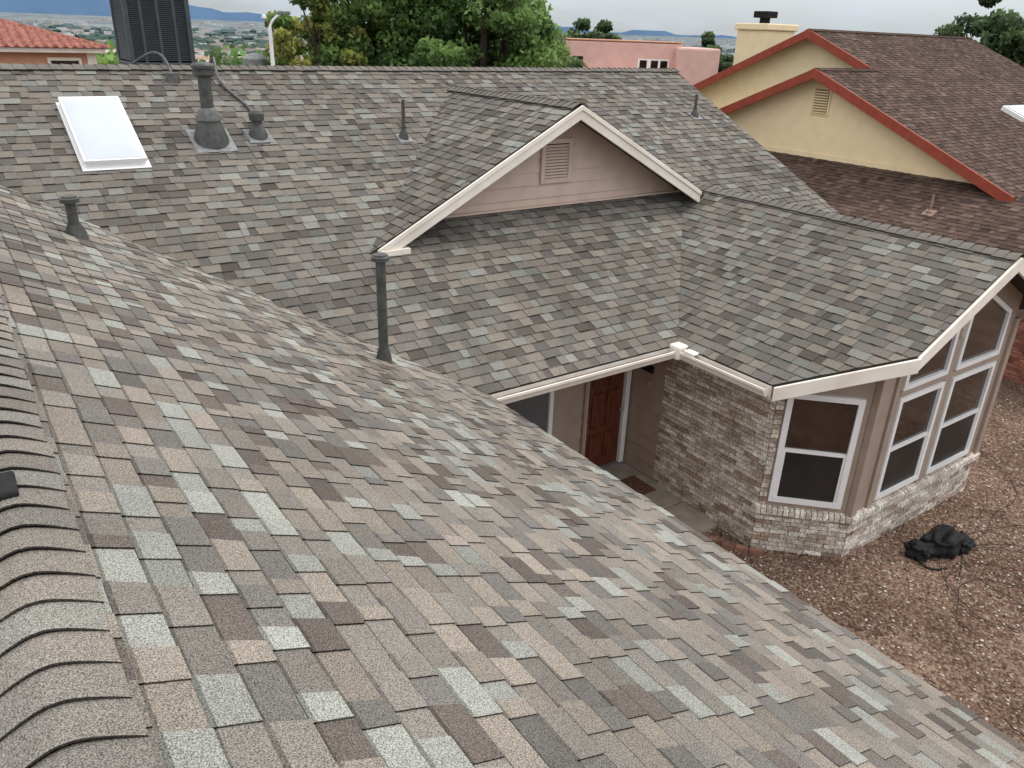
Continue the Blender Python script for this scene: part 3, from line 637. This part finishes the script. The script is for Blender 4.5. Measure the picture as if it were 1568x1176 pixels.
# ------------------------------------------------------------------ tile roof house (left)
tl=empty('tile_roof_house')
def hip(nm,x0,x1,y0,y1,z,zr_,parent):
    h=(y1-y0)/2;ym=(y0+y1)/2
    V=[(x0,y0,z),(x1,y0,z),(x1,y1,z),(x0,y1,z),(x0+h,ym,zr_),(x1-h,ym,zr_)]
    return mk(nm,V,[(0,1,5,4),(1,2,5),(2,3,4,5),(3,0,4),(3,2,1,0)],M_tile,parent)
hip('roof_hip',-8,5.84,34,41.4,5.40,6.35,tl)
V=[];F=[]
for i in range(46):
    x=-7.9+i*.3;t=min(1,(5.84-x)/3.7)*1.0
    b=len(V);y2=34+3.7*min(1,max(0,t));z2=5.4+.95*min(1,max(0,t))
    for yy,zz in ((33.97,5.40),(y2,z2)):
        V+=[(x-.08,yy,zz+.01),(x,yy,zz+.10),(x+.08,yy,zz+.01)]
    F+=[(b,b+1,b+4,b+3),(b+1,b+2,b+5,b+4),(b,b+2,b+1)]
mk('tile_ribs',V,F,M_tile,tl)
V=[];F=[]
for i in range(24):
    y=34.1+i*.3;t=1-abs(y-37.7)/3.7
    b=len(V);x2=5.84-3.7*t;z2=5.4+.95*t
    for xx,zz in ((5.87,5.40),(x2,z2)): V+=[(xx,y-.08,zz+.01),(xx,y,zz+.1),(xx,y+.08,zz+.01)]
    F+=[(b,b+1,b+4,b+3),(b+1,b+2,b+5,b+4),(b,b+2,b+1)]
mk('tile_ribs_side',V,F,M_tile,tl)
box('cornice',(-7.8,5.7),(34.12,41.2),(5.22,5.392),M_white,tl,.02)
box('walls',(-7.5,5.35),(34.5,41),(-5,5.22),M_peach,tl)
box('window',(3.9,4.8),(34.44,34.52),(3.9,4.95),M_glass,tl)
box('window_trim',(3.8,4.9),(34.46,34.54),(3.8,5.05),M_white,tl)
box('pilaster',(5.1,5.4),(34.44,34.6),(-5,5.22),M_white,tl)
box('roof_ac',(1.9,2.6),(38.0,38.8),(6.2,6.9),M_ac,tl,.03)
lathe('roof_mast',(1.1,37.5,6.2),[(.06,0),(.05,1.6)],M_peach,tl)
sl=empty('street_lamp');lx,ly=7.2,20.6
lathe('pole',(lx,ly,0),[(.08,0),(.045,6.35)],M_vinyl,sl)
tube('arm',[(lx,ly,6.3),(lx+.02,ly,6.5),(lx+.3,ly-.1,6.66)],.03,M_vinyl,sl)
fbox('lamp_head',(lx+.3,ly-.1,6.66),nrm((1,-.35,0)),nrm((.35,1,0)),(0,0,1),(-.12,.2),(-.07,.07),(-.035,.045),M_lead,sl,.02)
lathe('lamp_bracket',(lx-.12,ly,6.5),[(.02,0),(.06,.03),(.05,.1),(0,.12)],M_vinyl,sl,12)
wt=empty('roof_turbine_vent');lathe('body',(7.75,23.6,0),[(.28,0),(.28,5.3),(.33,5.32),(.33,5.5),(.2,5.62),(0,5.66)],M_lead,wt)
# ------------------------------------------------------------------ vegetation
def leaves(V,F,C,c,r,n,size,col,jit=.35):
    d=rng.normal(size=(n,3));d/=np.linalg.norm(d,axis=1)[:,None];rad=rng.uniform(.25,1,n)**.6
    P=np.array(c)+d*rad[:,None]*np.array(r)
    a=rng.normal(size=(n,3));a/=np.linalg.norm(a,axis=1)[:,None];b_=np.cross(a,rng.normal(size=(n,3)));b_/=np.linalg.norm(b_,axis=1)[:,None]
    sz=size*rng.uniform(.6,1.3,n)[:,None];u=a*sz;v=b_*sz*.6
    Q=np.stack([P-u,P-v,P+u,P+v],1).reshape(-1,3)
    q=len(V);V.extend(Q.tolist())
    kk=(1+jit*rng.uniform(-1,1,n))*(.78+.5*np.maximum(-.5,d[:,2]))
    for i in range(n):
        F.append((q+4*i,q+4*i+1,q+4*i+2,q+4*i+3));C.append((col[0]*kk[i],col[1]*kk[i],col[2]*kk[i]))
def limb(V,F,p0,p1,r0,r1,seg=7):
    p0=np.array(p0,float);p1=np.array(p1,float);t=nrm(p1-p0);a=nrm(np.cross(t,(0.3,.9,.1)));b_=np.cross(t,a);q=len(V)
    for p,r_ in ((p0,r0),(p1,r1)):
        for i in range(seg):
            an=2*math.pi*i/seg;V.append(p+(a*math.cos(an)+b_*math.sin(an))*r_)
    for i in range(seg): j=(i+1)%seg;F.append((q+i,q+j,q+seg+j,q+seg+i))
def tree(name,x,y,zg,ztop,rad,crown_h,cols,nc=70,nl=260,ls=.10,seed=0):
    e=empty(name);V=[];F=[];C=[];TV=[];TF=[]
    zc=ztop-crown_h/2;base=np.array([x,y,zg]);fork=np.array([x,y,zc-crown_h*.35])
    limb(TV,TF,base,fork,.28,.2)
    for i in range(nc):
        d=rng.normal(size=3);d/=np.linalg.norm(d);rr=rng.uniform(.3,1)**.5
        lob=1+.22*math.sin(3*math.atan2(d[1],d[0])+seed)+.15*math.sin(5*d[2]+seed*2)
        c=np.array([x,y,zc])+d*rr*lob*np.array([rad,rad,crown_h/2])*.88
        if c[2]<zg+1.5: continue
        cr_=rng.uniform(.5,1.0)*rad*.25
        col=np.array(cols[rng.randint(len(cols))])*rng.uniform(.7,1.3)
        leaves(V,F,C,c,(cr_,cr_,cr_*.7),nl,ls,col)
        if i%3==0:
            mid=fork+(c-fork)*.5+rng.normal(size=3)*.2
            limb(TV,TF,fork,mid,.1,.05,5);limb(TV,TF,mid,c,.05,.015,5)
    mk('crown',V,F,M_leaf,e,C);mk('trunk',TV,TF,M_bark,e)
G=[(.16,.265,.075),(.20,.31,.09),(.12,.21,.062)];GY=[(.32,.35,.09),(.22,.30,.075),(.35,.36,.10)];GD=[(.095,.145,.065),(.12,.175,.075),(.075,.12,.055)]
tree('ash_tree',13.9,22.3,-.2,9.8,3.1,8.2,G,200,270,.085,1)
tree('ash_tree',11.6,24.0,-.2,9.2,2.6,7.6,G,140,250,.085,2)
tree('ash_tree',16.0,23.5,-.2,7.8,1.9,6.2,G,80,240,.085,12)
tree('yellow_green_tree',9.7,23.6,-.2,8.3,1.8,6.4,GY+G[:1],95,240,.08,3)
tree('desert_willow_tree',24.4,32.5,-.3,7.2,2.6,6.4,GD+G[:1],75,220,.12,4)
tree('desert_willow_tree',20.5,33.5,-.3,6.7,2.4,6.0,GD+G[:1],60,220,.12,7)
tree('elm_tree',46,22,0,8.6,3.6,6,GD,75,170,.16,5)
tree('elm_tree',52,28,0,7.6,3.4,6,GD,55,150,.18,6)
tree('elm_tree',47.5,19.5,0,7.7,3.0,5.5,GD,55,150,.16,11)
tree('elm_tree',49,59,-3,8.0,3.4,9,GD,80,130,.22,8)
tree('elm_tree',41.5,47,-2,6.9,2.6,7,GD,70,130,.2,9)
tree('elm_tree',45,40,-1,7.1,2.6,7,GD,70,140,.18,10)
V=[];F=[];C=[]
for i in range(1000):
    hd=math.radians(rng.uniform(-6,66));d=55+520*rng.uniform(0,1)**1.5
    x,y=d*math.sin(hd),d*math.cos(hd);z=H(d)
    if 28<x<46 and 26<y<46: continue
    if x<8 and y<60: continue
    h=rng.uniform(5,9);r_=rng.uniform(2.4,4.4)*(1+d/900.)
    slope=.028 if hd<math.radians(24) else .006
    z_top=min(z+h,CZ-slope*d+rng.uniform(-.8,.4)) if d<200 else z+h
    col=np.array((GD+G)[rng.randint(6)])*rng.uniform(.7,1.1)
    for q in range(5):
        o=rng.normal(size=3)*np.array([.45,.45,.3])*r_
        leaves(V,F,C,(x+o[0],y+o[1],z_top-r_*.8+o[2]*.8),(r_*.55,r_*.55,r_*.5),40 if d<150 else 16,.32+d*.0014,col*rng.uniform(.8,1.2))
mk('tree_belt',V,F,M_leaf,None,C)
ico=bmesh.new();bmesh.ops.create_icosphere(ico,subdivisions=1,radius=1);iv=np.array([v.co[:] for v in ico.verts]);iff=[tuple(v.index for v in f.verts) for f in ico.faces];ico.free()
V=[];F=[];C=[]
for i in range(5200):
    hd=math.radians(rng.uniform(-6,60));d=450*(18**rng.uniform(0,1));x,y=d*math.sin(hd),d*math.cos(hd);z=H(d)
    r_=rng.uniform(3,6)*(1+d/1500.);b=len(V)
    vv=iv*(1+rng.uniform(-.25,.3,(len(iv),1)))*np.array([r_*1.3,r_*1.3,r_*.55])+np.array([x,y,z+r_*.3])
    V+=vv.tolist();haze=min(d/7000.,1)*.75
    c=np.array((.045,.075,.035))*rng.uniform(.7,1.3)*(1-haze)+np.array((.09,.13,.145))*haze  # distance haze painted into the tree colour
    for f in iff: F.append(tuple(b+j for j in f));C.append(c)
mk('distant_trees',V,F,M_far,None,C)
V=[];F=[];C=[]
def bld(x,y,z,w,dp,h,c):
    b=len(V);a=rng.uniform(0,.5);ca,sa=math.cos(a),math.sin(a)
    for zz in (-2,h):
        for p,q in ((-w,-dp),(w,-dp),(w,dp),(-w,dp)): V.append((x+p*ca-q*sa,y+p*sa+q*ca,z+zz))
    for j,f in enumerate(BOXF): F.append(tuple(b+i for i in f));C.append(np.array(c)*(.75 if j==1 else 1))
for i in range(1500):
    hd=math.radians(rng.uniform(-6,60));d=300*(45**rng.uniform(0,1)**.7);x,y=d*math.sin(hd),d*math.cos(hd);haze=min(d/9000.,1)*.6
    c=np.array([(.5,.42,.36),(.6,.55,.5),(.42,.3,.24),(.62,.62,.6)][rng.randint(4)])*(1-haze)+np.array((.38,.42,.44))*haze  # wall colour fades with distance, haze painted in
    w=rng.uniform(5,12)*(1+d/3500.);bld(x,y,H(d),w,w*.6,rng.uniform(4,7)*(1+d/2500.),c)
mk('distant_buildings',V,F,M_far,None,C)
V=[];F=[];C=[]
for i in range(18):
    hd=math.radians(4+i*1.2+rng.uniform(-.4,.4));d=rng.uniform(75,110);x,y=d*math.sin(hd),d*math.cos(hd)
    bld(x,y,H(d),rng.uniform(1.8,3.4),3.0,CZ-.036*d-H(d)+rng.uniform(-.4,.4),[(.5,.34,.27),(.55,.42,.34),(.6,.5,.42)][rng.randint(3)])
mk('adobe_house_row',V,F,M_far,None,C)
M_mtn=paint('haze_blue_mountain',(.20,.33,.52),1.,0.,.05,.0004)  # the blue is atmospheric haze painted as base colour
V=[];F=[];n=140
for i in range(n+1):
    hd=math.radians(-12+100*i/n);d=42000.;deg=math.degrees(hd)
    h=(760*math.exp(-((deg-8)/11)**2)+260*math.exp(-((deg-37)/2.5)**2)+170*math.exp(-((deg-44)/4)**2)+120+60*math.sin(i*.9)+40*math.sin(i*2.3))
    V+=[(d*math.sin(hd),d*math.cos(hd),-200),(d*math.sin(hd),d*math.cos(hd),max(h,60))]
for i in range(n): F.append((2*i,2*i+2,2*i+3,2*i+1))
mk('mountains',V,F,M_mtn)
# ------------------------------------------------------------------ light
w=bpy.data.worlds.new('World');scene.world=w;w.use_nodes=True;nt=w.node_tree;bg=nt.nodes['Background']
sunel,sunaz=math.radians(60),math.radians(98)
sky=N(nt,'ShaderNodeTexSky',sky_type='NISHITA');sky.sun_disc=False;sky.sun_elevation=sunel;sky.sun_rotation=sunaz;sky.air_density=1.;sky.dust_density=2.
tc=N(nt,'ShaderNodeTexCoord');mp=N(nt,'ShaderNodeMapping');mp.inputs['Scale'].default_value=(1,1,5);nt.links.new(tc.outputs['Generated'],mp.inputs['Vector'])
no=N(nt,'ShaderNodeTexNoise');no.inputs['Scale'].default_value=2.2;no.inputs['Detail'].default_value=5;no.inputs['Roughness'].default_value=.6;nt.links.new(mp.outputs['Vector'],no.inputs['Vector'])
r=N(nt,'ShaderNodeValToRGB');r.color_ramp.elements[0].position=.36;r.color_ramp.elements[0].color=(.45,.45,.45,1);r.color_ramp.elements[1].position=.58;nt.links.new(no.outputs['Fac'],r.inputs['Fac'])
sx=N(nt,'ShaderNodeSeparateXYZ');nt.links.new(tc.outputs['Generated'],sx.inputs[0])
r5=N(nt,'ShaderNodeValToRGB');r5.color_ramp.elements[0].position=0.02;r5.color_ramp.elements[0].color=(.37,.41,.445,1);r5.color_ramp.elements[1].position=.28;r5.color_ramp.elements[1].color=(1,1.0,1.02,1)
nt.links.new(sx.outputs['Z'],r5.inputs['Fac'])
vs=N(nt,'ShaderNodeVectorMath',operation='SCALE');vs.inputs['Scale'].default_value=12.;nt.links.new(r5.outputs['Color'],vs.inputs[0])
mx=N(nt,'ShaderNodeMix',data_type='RGBA');nt.links.new(r.outputs['Color'],mx.inputs[0]);nt.links.new(sky.outputs['Color'],mx.inputs[6]);nt.links.new(vs.outputs['Vector'],mx.inputs[7])
nt.links.new(mx.outputs[2],bg.inputs['Color']);bg.inputs['Strength'].default_value=.14
sd=bpy.data.lights.new('sun','SUN');sd.energy=1.5;sd.angle=math.radians(12);sd.color=(1,.95,.88);so=link(bpy.data.objects.new('sun',sd))
dirv=Vector((math.sin(sunaz)*math.cos(sunel),math.cos(sunaz)*math.cos(sunel),math.sin(sunel)))
so.rotation_euler=dirv.to_track_quat('Z','Y').to_euler();so.location=(0,0,30)
# ------------------------------------------------------------------ camera
a,p,rl=.6258,.4221,.0357
Fv=np.array([math.sin(a)*math.cos(p),math.cos(a)*math.cos(p),-math.sin(p)]);R0=np.array([math.cos(a),-math.sin(a),0]);U0=np.cross(R0,Fv)
R_=R0*math.cos(rl)+U0*math.sin(rl);U_=U0*math.cos(rl)-R0*math.sin(rl)
cd=bpy.data.cameras.new('camera');cd.sensor_width=36;cd.lens=1196.56/1568*36;cd.clip_start=.05;cd.clip_end=120000
co=link(bpy.data.objects.new('camera',cd))
m=Matrix(((R_[0],U_[0],-Fv[0],0),(R_[1],U_[1],-Fv[1],0),(R_[2],U_[2],-Fv[2],CZ),(0,0,0,1)))
co.matrix_world=m;scene.camera=co
scene.view_settings.view_transform='Standard';scene.view_settings.look='None';scene.view_settings.exposure=0
